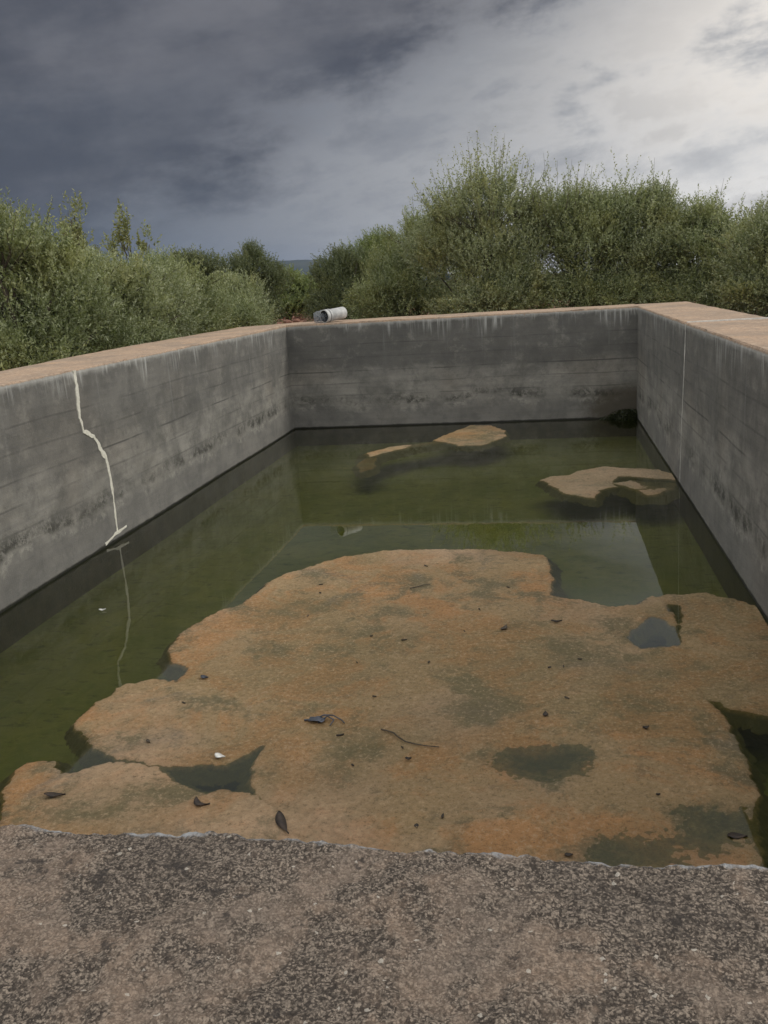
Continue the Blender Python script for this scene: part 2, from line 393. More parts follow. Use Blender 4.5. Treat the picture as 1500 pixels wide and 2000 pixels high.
def leaf_material(name, c_lo, c_hi, under, trans=.34):
    m, t = newmat(name)
    at = t.node('ShaderNodeAttribute', attribute_name='rnd').outputs['Fac']
    ge = t.node('ShaderNodeNewGeometry')
    col = t.mix(at, c_lo, c_hi)
    col = t.mix(t.m('MULTIPLY', ge.outputs['Backfacing'], .55), col, under)
    co = t.node('ShaderNodeTexCoord').outputs['Object']
    col = t.mix(t.m('MULTIPLY', t.ramp(t.noise(co, 1.4, 3), .45, .7), .35), col, (c_hi[0]*1.15, c_hi[1]*.95, c_hi[2]*.6))
    p = t.node('ShaderNodeBsdfPrincipled'); t.put(p, 'Base Color', col); p.inputs['Roughness'].default_value = .48
    p.inputs['Specular IOR Level'].default_value = .45
    tl = t.node('ShaderNodeBsdfTranslucent', i_Color=t.mix(.35, col, (.12, .16, .02)))
    mx = t.node('ShaderNodeMixShader', i_0=trans, i_1=p.outputs[0], i_2=tl.outputs[0])
    t.node('ShaderNodeOutputMaterial', i_Surface=mx.outputs[0]); return m
M_OLIVE = leaf_material('olive_leaf', (.080, .112, .034), (.330, .375, .165), (.37, .41, .27))
M_OLIVE2 = leaf_material('silver_olive_leaf', (.095, .126, .042), (.380, .420, .200), (.41, .45, .32))
M_DARK = leaf_material('dark_leaf', (.060, .080, .032), (.170, .200, .090), (.19, .22, .14))
M_PALE = leaf_material('fresh_green_leaf', (.095, .140, .040), (.260, .320, .110), (.27, .32, .18))
M_YEL = leaf_material('yellowish_leaf', (.12, .145, .05), (.31, .34, .14), (.32, .35, .21))
M_BARK = simple('bark', (.05, .042, .033), (.11, .09, .07), 14, .9, .01)

# ------------------------------------------------------------------ setting: ground, hills
m, t = newmat('red_soil'); M_SOIL = m
co = t.node('ShaderNodeTexCoord').outputs['Object']
col = t.mix(t.ramp(t.noise(co, .5, 6, .6), .3, .7), (.17, .082, .050), (.25, .135, .085))
col = t.mix(t.m('MULTIPLY', t.ramp(t.noise(co, 9, 6, .7), .5, .7), .6), col, (.085, .045, .030))
dist = t.node('ShaderNodeVectorMath', operation='LENGTH', i_0=co).outputs['Value']
col = t.mix(t.m('MULTIPLY', t.ramp(dist, 45, 120), .8), col, t.mix(t.noise(co, .02, 5), (.045, .07, .025), (.10, .11, .05)))
finish(t, Base_Color=col, Roughness=.95, Normal=t.bump(t.noise(co, 12, 6, .7), .9, .08))

T_L, T_R, T_F = .95, .78, .78       # rim widths: left, right, far
def ground_z(X, Y):
    n = fbm(X, Y, .35, 5, 3); n2 = fbm(X, Y, 3.0, 4, 8)
    far = np.clip((np.hypot(X-3, Y-7)-60)/60, 0, 1)
    return GZ + (n-.5)*.25*(1-far) + (n2-.5)*.12*(1-far) - .02
def axis(lo, hi, holelo, holehi):
    a = [-3200, -1500, -700, -300, -150, -90]
    near = list(np.arange(lo, hi+.01, .5)); b = [-v for v in a[::-1]]
    arr = sorted(set([round(v, 3) for v in a+near+b+[holelo, holehi]])); return np.array(arr, float)
hx0, hx1, hy0, hy1 = -.5, W+.4, -.3, L+.4
gx = axis(-40, 40, hx0, hx1); gy = np.array(sorted(set(np.round(np.concatenate([[-3200, -1500, -700, -300, -100, -40, -20, -10], np.arange(-5, 75, .5), [hy0, hy1, 80, 90, 110, 150, 300, 700, 1500, 3200]]), 3))))
def gz_clamped(X, Y):
    Z = ground_z(X, Y); return Z
Xg, Yg = np.meshgrid(gx, gy, indexing='ij')
I = np.arange(Xg.size).reshape(Xg.shape)
Qg = np.stack([I[:-1, :-1], I[1:, :-1], I[1:, 1:], I[:-1, 1:]], -1)
cxm = (gx[:-1]+gx[1:])/2; cym = (gy[:-1]+gy[1:])/2
hole = ((cxm[:, None] > hx0) & (cxm[:, None] < hx1) & (cym[None, :] > hy0) & (cym[None, :] < hy1))
Vg = np.stack([Xg, Yg, ground_z(Xg, Yg)], -1).reshape(-1, 3)
tag(quads_obj('ground', Vg, M_SOIL, smooth=True, Q=Qg[~hole]), kind='structure')

M_HILL = simple('wooded_hill', (.018, .028, .020), (.040, .048, .034), .01, .95)
def ridge(name, x0, x1, y0, hmax, seed, prof):
    xs = np.linspace(x0, x1, 140); ys = np.linspace(y0-260, y0+260, 26)
    def zf(X, Y):
        tt = (X-x0)/(x1-x0)
        env = np.interp(tt, np.linspace(0, 1, len(prof)), prof)
        cross = np.clip(1-((Y-y0)/260)**2, 0, 1)**.7
        return GZ-3 + hmax*env*cross*(.80+.32*fbm(X, Y, 1/190., 5, seed)) + 3*fbm(X, Y, 1/14., 3, seed+4)*cross
    return tag(grid_obj(name, xs, ys, zf, M_HILL), kind='structure')
ridge('hills', -1900, -250, 2300, 78, 5, [.4, .7, .85, .75, .9, 1.0, .86, .95, .88, .8, .95, 1.0, .93, .9, .6, .3])

# ------------------------------------------------------------------ the tank
tank = tag(empty('water_tank', (W/2, L/2, GZ)), 'grey weathered concrete irrigation tank with stained inner walls and a pinkish flat rim', 'water tank')
def wall(name, pts_in, top_out, base_x, mat, axis_, n_st, label=None, zoff=None):
    pass
def wall_mesh(stations, inn, out, mat, name='wall'):
    """stations: (n,) param; inn(s)->(x,y,ztop) inner edge; out(s)->(x,y,ztop) outer edge. Inner face is the water side."""
    zs = [FLOOR-.05, -H-.1, -H, -1.35, -1.0, -.6, -.3, -.12, -.035, -.010]
    V = []; nz = len(zs)+2+8
    for s in stations:
        xi, yi, zi, nxd, nyd = inn(s); xo, yo, zo = out(s)
        for k, zz_ in enumerate(zs):
            j = .004*(float(fbm(s, zz_, 2.2, 3, 11))-.5)*2
            chip = 0.0
            if k >= len(zs)-2: chip = max(0, float(fbm(s, 5, 4.5, 4, 21))-.60)*.10
            rr_ = [0]*(len(zs)-1)+[.006]
            V.append((xi+nxd*(-j+chip+rr_[k]), yi+nyd*(-j+chip+rr_[k]), zz_+(zi if k >= len(zs)-4 else 0)))
        for k in range(9):
            f_ = k/8; f2 = .02+.98*f_
            zt = zi*(1-f2)+zo*f2 + .010*(float(fbm(xi*(1-f2)+xo*f2, yi*(1-f2)+yo*f2, 3.0, 4, 5))-.5)
            V.append((xi*(1-f2)+xo*f2, yi*(1-f2)+yo*f2, zt))
        V.append((xo, yo, GZ-.5))
    per = len(zs)+9+1; Fc = []
    for i in range(len(stations)-1):
        for k in range(per-1):
            a = i*per+k; Fc.append((a, a+1, a+per+1, a+per))
    o = mesh_obj(name, V, Fc, mat, tank)
    o.matrix_parent_inverse = Matrix.Translation(-tank.location)
    return o
def child_at_world(o, parent):
    o.parent = parent; o.matrix_parent_inverse = Matrix.Translation(-Vector(parent.location)) if parent.type == 'EMPTY' else Matrix.Identity(4)
def li(s): return (0.0 + .02*math.sin(s*1.7)*.3, s, np.interp(s, [0, 8, 11, 13.5], [0, 0, .012, .022]), -1, 0)
def lo(s): return (-np.interp(s, [0, 7, 10, 14.4], [.80, .86, 1.08, 1.02]) + .03*(float(fbm(s, 1, 1.2, 4, 2))-.5), s, .0)
wl_ = wall_mesh(np.arange(-.3, L+T_F+.01, .06), li, lo, M_WALL)
wl_['label'] = 'left wall of the tank with a zigzag white sealed crack'
def ri(s): return (W, s, .005, 1, 0)
def ro(s): return (W+T_R+.03*(float(fbm(s, 9, 1.2, 4, 2))-.5), s, .005)
wr_ = wall_mesh(np.arange(-.3, L+T_F+.01, .06), ri, ro, M_WALL); wr_['label'] = 'right wall of the tank with one thin straight sealed joint'
def bi(s): return (s, L, np.interp(s, [0, 2, W], [.018, .010, .004]), 0, 1)
def bo(s): return (s, L+T_F+.03*(float(fbm(s, 4, 1.2, 4, 2))-.5), np.interp(s, [0, 2, W], [.02, .02, .01]))
wb_ = wall_mesh(np.linspace(-.02, W+.02, 92), bi, bo, M_WALLB); wb_['label'] = 'far end wall of the tank, darkest stained'
wb_.location.z = 0
# near wall: finely modelled top because it fills the foreground
xs = np.concatenate([np.arange(.0, 3.2, .04), np.arange(3.2, 4.75, .003), np.arange(4.75, W, .04), [W]])
ys = np.concatenate([np.arange(-.3, .32, .03), np.arange(.32, NY-.016, .003), NY-np.array([.013, .010, .0075, .005, .003, .0012, 0])])
def nz_(X, Y):
    z = .012*(fbm(X, Y, 6, 3, 31)-.5) + .009*(fbm(X, Y, 38, 4, 33)-.5) + .004*(fbm(X, Y, 160, 2, 35)-.5)
    e = np.clip((Y-(NY-.012))/.012, 0, 1); return z - .006*e**3
def build_near():
    X, Y = np.meshgrid(xs, ys, indexing='ij'); Z = nz_(X, Y)
    edge = np.clip((Y-.60)/(NY-.60), 0, 1)
    Y2 = Y + edge*(.009*(fbm(X, X*0, 14, 4, 41)-.5)*2 + .004*(fbm(X, Y*0, 90, 3, 43)-.5)*2)
    nx, ny = X.shape
    Xe = X[:, -1:]; Ye = Y2[:, -1:]
    rows = [np.stack([X, Y2, Z], -1)]
    for zz_ in (-.012, -.03, -.08, -.4, -H, FLOOR-.05):
        rows.append(np.stack([Xe, Ye+(.003*(fbm(Xe, Xe*0+zz_*9, 12, 3, 7)-.5) if zz_ > -.1 else 0), Xe*0+zz_], -1))
    A = np.concatenate(rows, 1); n2 = A.shape[1]
    I = np.arange(nx*n2).reshape(nx, n2)
    Q = np.stack([I[:-1, :-1], I[1:, :-1], I[1:, 1:], I[:-1, 1:]], -1).reshape(-1, 4)
    o = quads_obj('wall', A.reshape(-1, 3), M_NEAR, tank, smooth=True, Q=Q)
    o.matrix_parent_inverse = Matrix.Translation(-tank.location)
    o['label'] = 'near wall of the tank, its rough pebbly top filling the foreground'
build_near()
fl = mesh_obj('tank_floor', [(-.02, NY-.02, FLOOR), (W+.02, NY-.02, FLOOR), (W+.02, L+.02, FLOOR), (-.02, L+.02, FLOOR)], [(0, 1, 2, 3)], M_FLOOR, tank)
fl.matrix_parent_inverse = Matrix.Translation(-tank.location)

# sealant over the cracks
M_SEAL = simple('white_sealant', (.56, .55, .48), (.70, .69, .62), 30, .7, .004)
M_SEAL2 = simple('old_sealant', (.48, .475, .45), (.64, .63, .60), 30, .8, .003)
def ribbon(name, pts, axis_, at, sgn, widths, mat, parent, thick=.005, seed=1, label=None):
    """flat raised bead on a wall; pts in (along, z)"""
    rng = random.Random(seed); dense = []
    for i in range(len(pts)-1):
        (a, b), (c, d) = pts[i], pts[i+1]; n = max(2, int(math.hypot(c-a, d-b)/.012))
        for k in range(n): f_ = k/n; dense.append((a+(c-a)*f_, b+(d-b)*f_, widths[i]*(1-f_)+widths[i+1]*f_))
    dense.append((*pts[-1], widths[-1])); V = []; n = len(dense)
    for i, (a, b, wd) in enumerate(dense):
        p = dense[max(0, i-1)]; q = dense[min(n-1, i+1)]; dx, dz = q[0]-p[0], q[1]-p[1]; l = math.hypot(dx, dz) or 1
        nx_, nz2 = -dz/l, dx/l
        w1 = wd*(.5+1.1*(float(fbm(i*.012, seed, 14, 3, 3))-.5)); w2 = wd*(.5+1.1*(float(fbm(i*.012, seed+9, 14, 3, 5))-.5))
        for off, th in ((w1, -.02), (w1*.85, thick*.8), (0, thick), (-w2*.85, thick*.8), (-w2, -.02)):
            A_, Z_ = a+nx_*off, b+nz2*off
            V.append({'x': (at+sgn*th, A_, Z_), 'y': (A_, at+sgn*th, Z_), 'z': (A_, Z_, at+sgn*th)}[axis_])
    Fc = [(i*5+k, i*5+k+1, i*5+5+k+1, i*5+5+k) for i in range(n-1) for k in range(4)]
    o = mesh_obj(name, V, Fc, mat, parent, smooth=False)
    if label: o['label'] = label
    return o
ribbon('sealed_crack', [(7.012, -.006), (7.009, -.166), (6.982, -.408), (7.014, -.545), (7.188, -.605), (7.257, -.756), (7.343, -.83), (7.371, -1.069), (7.358, -1.387), (7.354, -1.56)],
       'x', 0.0, 1, [.035, .045, .035, .055, .055, .065, .045, .035, .030, .025], M_SEAL, wl_, .004, 3, 'zigzag bead of white sealant down the left wall')
ribbon('sealant_bar', [(7.10, -1.602), (7.30, -1.565), (7.54, -1.545)], 'x', 0.0, 1, [.02, .035, .022], M_SEAL, wl_, .005, 4, 'short white cross stroke of sealant just above the water')
ribbon('sealed_joint', [(9.00, -.006), (9.03, -.44), (9.10, -1.0), (9.13, -1.60)], 'x', W, -1, [.035, .022, .020, .014], M_SEAL2, wr_, .004, 5, 'thin straight pale sealed joint down the right wall')
ribbon('joint_line', [(W+.01, 9.00), (W+.45, 9.02), (W+.76, 9.0)], 'z', .012, 1, [.016, .012, .008], M_SEAL2, wr_, .006, 6, 'thin pale joint line across the right rim')

# ------------------------------------------------------------------ water
wt = grid_obj('water', np.linspace(-.01, W+.01, 3), np.linspace(NY-.012, L+.01, 3), lambda X, Y: X*0-H, M_WATER)
tag(wt, kind='structure')

# ------------------------------------------------------------------ floating algae mats
def sdist(X, Y, poly):
    P = np.array(poly, float); Qn = np.roll(P, -1, 0)
    D = np.full(X.shape, 1e9); inside = np.zeros(X.shape, bool)
    for (ax, ay), (bx, by) in zip(P, Qn):
        ex, ey = bx-ax, by-ay; tt = np.clip(((X-ax)*ex+(Y-ay)*ey)/(ex*ex+ey*ey), 0, 1)
        D = np.minimum(D, np.hypot(X-ax-tt*ex, Y-ay-tt*ey))
        c = ((ay > Y) != (by > Y)) & (X < (bx-ax)*(Y-ay)/(by-ay+1e-12)+ax); inside ^= c
    return np.where(inside, D, -D)
def mat_obj(polys, holes=(), dips=(), res=.014, soft=.06, seed=0, label='', top=.007, group=None, mat=None):
    pts_ = np.array([p for poly in polys for p in poly]); lo_, hi_ = pts_.min(0)-.12, pts_.max(0)+.12
    xs = np.arange(lo_[0], hi_[0], res); ys = np.arange(lo_[1], min(hi_[1], L-.02), res)
    xs = xs[(xs > .02) & (xs < W-.012)]; ys = ys[ys > NY+.01]
    def zf(X, Y):
        sd_ = np.max([sdist(X, Y, p) for p in polys], 0)
        for h_ in holes: sd_ = np.minimum(sd_, -sdist(X, Y, h_)*1.0+.0)
        sd_ = sd_ + .034*(fbm(X, Y, 8, 4, seed+1)-.5)*2 + .014*(fbm(X, Y, 42, 2, seed+5)-.5)*2
        e = np.clip(sd_/soft, -2, 1)
        z = np.where(e > 0, top*(1-(1-e)**3), e*.05)
        z = z + .010*(fbm(X, Y, 3.2, 3, seed+2)-.5)*np.clip(e, 0, 1) + .013*(fbm(X, Y, 46, 3, seed+3)-.5)*np.clip(e+.3, 0, 1)
        for d_, dep in dips:
            q = sdist(X, Y, d_)+.05*(fbm(X, Y, 5, 2, seed+7)-.5)*2; qq = np.clip((q+.16)/.32, 0, 1); z = z - dep*qq*qq*(3-2*qq)
        return -H+z
    o = grid_obj('algae_mat', xs, ys, zf, mat or M_ALG, keep=lambda X, Y, Z: Z > -H-.075)
    return tag(o, label, 'algae mat', group)
main = [(1.491, 3.877), (1.458, 4.02), (1.516, 4.207), (1.529, 4.372), (1.673, 4.448), (1.83, 4.42), (1.85, 4.504), (1.812, 4.595), (1.693, 4.664), (1.58, 4.87), (1.559, 5.06), (1.613, 5.331), (1.68, 5.555), (1.791, 5.678), (1.837, 5.892), (1.846, 6.119), (1.94, 6.362), (2.101, 6.553), (2.285, 6.78), (2.626, 6.942), (3.015, 6.976), (3.487, 6.965), (3.947, 6.803), (4.018, 6.593), (4.019, 5.885), (4.191, 5.786), (4.387, 5.662), (4.558, 5.712), (4.674, 5.86), (4.846, 5.891), (4.876, 5.532), (4.801, 5.038), (4.806, 4.621), (4.784, 4.364), (4.841, 4.105), (4.863, 3.863), (4.859, 3.685), (4.828, 3.443), (4.791, 3.227), (4.784, 3.128), (4.735, 2.971), (4.599, 2.569), (3.851, 2.491), (3.158, 2.418), (2.981, 3.002), (2.832, 3.169), (2.699, 3.295), (2.625, 3.371), (2.588, 3.522), (2.58, 3.72), (2.55, 3.635), (2.455, 3.535), (2.283, 3.509), (2.093, 3.523), (1.888, 3.556), (1.719, 3.642), (1.606, 3.748)]
front = [(1.472, 3.24), (1.42, 3.414), (1.458, 3.487), (1.578, 3.52), (1.674, 3.41), (1.741, 3.424), (1.833, 3.504), (1.989, 3.515), (2.144, 3.467), (2.29, 3.367), (2.44, 3.307), (2.528, 3.335), (2.684, 3.306), (2.81, 3.244), (2.988, 3.055), (3.107, 2.76), (3.175, 2.42), (2.619, 2.362), (2.064, 2.304), (1.776, 2.544), (1.637, 2.957)]
right = [(4.639, 5.79), (4.778, 5.89), (5.053, 5.932), (5.196, 5.815), (5.379, 5.63), (5.509, 5.414), (5.611, 4.476), (5.379, 4.189), (5.049, 4.185), (4.891, 4.241), (4.782, 4.353), (4.735, 4.683), (4.772, 5.037), (4.794, 5.399)]
holeA = [(4.458, 5.144), (4.55, 5.309), (4.634, 5.5), (4.721, 5.441), (4.767, 5.314), (4.77, 5.022), (4.638, 5.018), (4.516, 4.969)]
holeB = [(4.768, 5.733), (4.85, 5.687), (4.853, 5.531), (4.777, 5.257), (4.766, 5.424)]
dipC = [(3.784, 3.743), (4.117, 3.766), (4.089, 3.63), (3.951, 3.568), (3.835, 3.633)]
dipD = [(4.562, 3.312), (4.762, 3.364), (4.773, 3.159), (4.671, 3.2), (4.597, 3.112), (4.553, 3.19)]
dipE = [(4.19, 3.076), (4.46, 3.083), (4.464, 2.976), (4.183, 2.98)]
small = [(3.933, 9.477), (4.028, 9.67), (4.224, 9.702), (4.343, 9.901), (4.638, 10.115), (4.911, 10.0), (5.227, 9.857), (5.379, 9.582), (5.33, 9.342), (5.175, 9.429), (4.922, 9.529), (4.74, 9.597), (4.669, 9.357), (4.703, 9.118), (4.513, 8.953), (4.457, 8.594), (4.349, 8.706), (4.176, 8.827), (4.051, 9.176)]
small2 = [(4.662, 9.262), (4.882, 9.385), (5.218, 9.352), (5.337, 9.176), (5.218, 8.961), (5.04, 8.717), (4.951, 8.702), (4.894, 8.966)]
far = [(2.408, 12.14), (2.602, 12.733), (2.857, 13.323), (3.173, 13.259), (3.386, 12.807), (3.444, 12.287), (3.284, 11.917), (3.128, 11.64), (2.816, 11.652), (2.691, 11.86)]
tail = [(1.614, 11.323), (1.853, 11.725), (2.186, 11.902), (2.222, 11.743), (1.97, 11.45), (1.777, 11.162), (1.712, 11.035)]
dark_ = [(1.619, 10.656), (1.655, 10.975), (1.803, 11.023), (1.889, 10.318), (1.768, 10.185)]

mat_obj([main], [holeA, holeB], [(dipC, .036), (dipD, .018), (dipE, .018)], .009, .05, 10, 'huge orange-brown algae mat covering the near half of the tank water')
mat_obj([front], [], [], .013, .06, 20, 'smaller orange-brown algae mat at the bottom left, against the near wall')
mat_obj([right], [holeB, holeA], [], .013, .05, 30, 'golden brown algae mat touching the right wall, beside the huge mat')
mat_obj([small], [], [], .016, .045, 40, 'small greyish tan algae mat floating near the right wall', top=.005, mat=M_ALGP)
mat_obj([small2], [], [([(5.0, 9.0), (5.3, 9.0), (5.3, 9.4), (5.0, 9.4)], .02)], .02, .10, 50, 'half sunken dull algae scrap between the greyish tan mat and the right wall', top=.004, mat=M_ALGP)
mat_obj([far], [], [], .016, .045, 60, 'small orange algae mat closest to the far wall')
tail2 = tail[:3]+[(2.55, 12.25), (2.75, 12.1), (2.5, 11.85)]+tail[3:]
mat_obj([tail2], [], [([(2.2, 11.6), (2.7, 11.7), (2.7, 12.4), (2.2, 12.2)], .012)], .02, .14, 70, 'thin half sunken streak of algae trailing left from the orange mat near the far wall', top=.006)
mat_obj([dark_], [], [], .02, .06, 80, 'sunken murky algae lump at the left tip of the thin streak', top=-.006)

# ------------------------------------------------------------------ debris floating on the mats
M_POD = simple('dark_rotten_leaf', (.014, .010, .008), (.045, .028, .018), 60, .6, .003)
M_TWIG = simple('wet_twig', (.035, .028, .020), (.08, .06, .04), 60, .7, .002)
M_BLK = simple('blue_black_scrap', (.020, .024, .034), (.07, .08, .11), 40, .45, .003)
M_WHT = simple('white_feather', (.55, .55, .53), (.78, .78, .76), 60, .7, .001)
ZM = -H+.012
def leaf_piece(x, y, ln, wd, ang, curl, mat, label, cat='leaf', name='fallen_leaf', z=ZM, up=.012, group=None):
    n = 10; V = []
    for i in range(n+1):
        f_ = i/n; a = curl*(f_-.5); px_ = (f_-.5)*ln; py_ = ln*curl*.35*((f_-.5)**2*4-.5)*.5
        ww = wd*(math.sin(math.pi*min(1, f_*1.08)**.8)*.5+.02)
        if f_ > .88: ww = wd*.05
        V += [(px_, py_-ww, up*abs(f_-.5)*1.2+.004), (px_, py_, up*abs(f_-.5)*1.2+.0005), (px_, py_+ww, up*abs(f_-.5)*1.2+.004),
              (px_, py_, up*abs(f_-.5)*1.2-.004)]
    Fc = []
    for i in range(n):
        a = i*4; Fc += [(a, a+1, a+5, a+4), (a+1, a+2, a+6, a+5), (a+2, a+3, a+7, a+6), (a+3, a, a+4, a+7)]
    o = mesh_obj(name, V, Fc, mat, None, True, (x, y, z)); o.rotation_euler = (0, 0, ang)
    return tag(o, label, cat, group)
def stick(x, y, pts, r, mat, label, name='twig', cat='twig', z=ZM, group=None):
    cu = []; V = []; Fc = []; n = len(pts)
    for i, p in enumerate(pts):
        q = pts[min(n-1, i+1)]; o_ = pts[max(0, i-1)]; d = Vector((q[0]-o_[0], q[1]-o_[1], 0)).normalized(); nn = Vector((-d.y, d.x, 0))
        rr_ = r*(1-.5*i/n)
        for k in range(5):
            a = k*math.tau/5; v = Vector((p[0], p[1], p[2] if len(p) > 2 else .004)) + nn*math.cos(a)*rr_ + Vector((0, 0, math.sin(a)*rr_)); V.append(v)
    for i in range(n-1):
        for k in range(5): Fc.append((i*5+k, i*5+(k+1) % 5, i*5+5+(k+1) % 5, i*5+5+k))
    o = mesh_obj(name, V, Fc, mat, None, True, (x, y, z)); return tag(o, label, cat, group)
leaf_piece(1.753, 3.208, .105, .034, .05, .1, M_POD, 'straight dark rotten leaf on the bottom left algae mat')
leaf_piece(2.463, 3.204, .095, .030, -.5, 1.6, M_POD, 'dark leaf curled into a crescent, on the bottom left algae mat')
leaf_piece(2.875, 3.085, .175, .042, -1.05, .3, M_POD, 'longest dark leaf, lying slantwise just above the near wall edge')
leaf_piece(1.995, 4.448, .055, .035, -.3, .2, M_BLK, 'small bluish leaf on the left lobe of the huge mat')
leaf_piece(4.037, 5.365, .07, .022, .0, .3, M_POD, 'small dark leaf above the middle right of the huge mat, left of the water hole')
leaf_piece(4.704, 3.173, .075, .04, .0, .2, M_POD, 'small oval dark leaf in the lower right corner of the huge mat', z=-H+.001, up=.004)
leaf_piece(3.708, 5.246, .09, .035, 1.2, .5, M_TWIG, 'grey brown leaf standing out on the upper middle of the huge mat')
leaf_piece(3.964, 4.106, .055, .028, 1.5, .3, M_POD, 'tiny upright dark leaf in the middle right of the huge mat')
leaf_piece(4.446, 4.000, .035, .025, .4, .2, M_POD, 'black speck of leaf right of the tiny upright leaf')
leaf_piece(3.329, 3.633, .030, .022, .1, .2, M_POD, 'black speck of leaf just below the curved twig')
leaf_piece(2.408, 3.592, .065, .035, -.4, .5, M_WHT, 'white feather scrap at the lower edge of the left lobe', 'feather', 'feather')
leaf_piece(.781, 5.531, .050, .032, .3, .5, M_WHT, 'lone white feather scrap floating on open green water by the left wall', 'feather', 'feather', z=-H+.006)
stick(3.151, 3.898, [(0, 0), (.03, -.01), (.07, -.03), (.10, -.07), (.14, -.11), (.19, -.13), (.25, -.145), (.31, -.15)], .0045, M_TWIG, 'thin curved dark twig in the middle of the huge mat')
stick(3.041, 6.008, [(-.05, -.03), (0, 0), (.04, .04), (.09, .05)], .004, M_TWIG, 'short dark twig near the far end of the huge mat')
rl = random.Random(21)
for i in range(34):
    bx_, by_ = 1.9+2.8*rl.random(), 2.95+3.6*rl.random()
    if by_ > 5.6 and bx_ > 3.9: continue
    P_ = (np.array([bx_]), np.array([by_]))
    if float(sdist(*P_, main)[0]) < .12 or max(float(sdist(*P_, h_)[0]) for h_ in (holeA, holeB, dipC, dipD, dipE)) > -.12: continue
    bit = leaf_piece(bx_, by_, .018+.030*rl.random()**2, .008+.012*rl.random(), rl.random()*6.28, .5*rl.random(), [M_POD, M_TWIG, M_POD][i % 3],
               'tiny dark leaf bit scattered on the huge algae mat', 'leaf bit', 'leaf_bit', z=ZM-.003, up=.004, group='tiny leaf bits scattered on the algae mat')
clump = tag(empty('tangled_scrap', (2.83, 3.97, ZM)), 'blue-black tangle of plastic and grass on the huge mat', 'litter')
rng = random.Random(5)
V = []; Fc = []
for i in range(7):
    for j in range(5):
        V.append(((i-3)*.014, (j-2)*.012, .010*rng.random()+.012*math.exp(-((i-3)**2+(j-2)**2)/4)))
for i in range(6):
    for j in range(4): a = i*5+j; Fc.append((a, a+1, a+6, a+5))
o = mesh_obj('plastic_film', V, Fc, M_BLK, clump, True, (-.03, 0, .002)); sm = o.modifiers.new('solid', 'SOLIDIFY'); sm.thickness = .002
for k, pts in enumerate([[(-.10, .0), (-.05, .01), (0, .03, .02), (.05, .03, .02), (.10, .01), (.12, -.02)], [(-.02, -.02), (.02, .02, .02), (.06, .0, .01), (.05, -.05)]]):
    s_ = stick(0, 0, pts, .005, M_BLK, None, 'grass_strand', None, 0); s_.parent = clump
rng = random.Random(11)

# ------------------------------------------------------------------ pipe on the far wall
M_PVC = simple('chalky_white_pvc', (.34, .35, .36), (.50, .51, .51), 12, .5, .001)
M_PVCD = simple('black_pipe_inside', (.012, .012, .013), (.03, .03, .032), 20, .7)
M_RING = simple('grey_seal_ring', (.12, .125, .13), (.20, .205, .21), 30, .6)
pipe = tag(empty('plastic_pipe', (.60, L+.10, .115)), 'short white plastic pipe lying on the far rim, black open end facing left', 'pipe')
pipe.rotation_euler = (0, R(-4), R(58))
def lathe(name, prof, mat, parent, n=40, loc=None):
    V = []; Fc = []
    for (px_, r_) in prof:
        for k in range(n): a = k*math.tau/n; V.append((px_, r_*math.cos(a), r_*math.sin(a)))
    for i in range(len(prof)-1):
        for k in range(n): Fc.append((i*n+k, i*n+(k+1) % n, (i+1)*n+(k+1) % n, (i+1)*n+k))
    return mesh_obj(name, V, Fc, mat, parent, True, loc)
r0 = .094
lathe('barrel', [(.10, r0-.004), (.10, r0), (.42, r0), (.425, r0-.003), (.425, r0-.008), (.02, r0-.008)], M_PVC, pipe)
lathe('socket', [(-.005, r0-.006), (-.008, r0+.004), (.0, r0+.008), (.05, r0+.008), (.055, r0+.003), (.075, r0+.003), (.08, r0+.008), (.098, r0+.008), (.103, r0)], M_PVC, pipe)
lathe('seal_ring', [(.055, r0), (.056, r0+.0065), (.064, r0+.0075), (.072, r0+.0065), (.074, r0)], M_RING, pipe)
lathe('liner', [(-.006, r0-.007), (0, r0-.010), (.39, r0-.012), (.395, .001)], M_PVCD, pipe)
# crumpled translucent plastic around the pipe mouth
m, t = newmat('clear_plastic_wrap'); M_WRAP = m
tr = t.node('ShaderNodeBsdfTransparent', i_Color=(.8, .82, .85, 1)); df = t.node('ShaderNodeBsdfPrincipled'); df.inputs['Base Color'].default_value = (.30, .33, .37, 1); df.inputs['Roughness'].default_value = .25
mxs = t.node('ShaderNodeMixShader', i_0=.35, i_1=tr.outputs[0], i_2=df.outputs[0]); t.node('ShaderNodeOutputMaterial', i_Surface=mxs.outputs[0])
V = []; Fc = []
for i in range(14):
    for k in range(24):
        a = k*math.tau/24; r_ = .06+.045*math.sin(math.pi*(i+.5)/14)+.018*random.random(); V.append((.25*(i/13)-.10, r_*math.cos(a), r_*math.sin(a)*.9))
for i in range(13):
    for k in range(24): Fc.append((i*24+k, i*24+(k+1) % 24, (i+1)*24+(k+1) % 24, (i+1)*24+k))
wr = mesh_obj('plastic_wrap', V, Fc, M_WRAP, None, False, (.50, L+.22, .105)); wr.rotation_euler = (0, 0, .3)
tag(wr, 'crumpled clear grey plastic bottle wrap behind the black mouth of the pipe', 'plastic wrap')

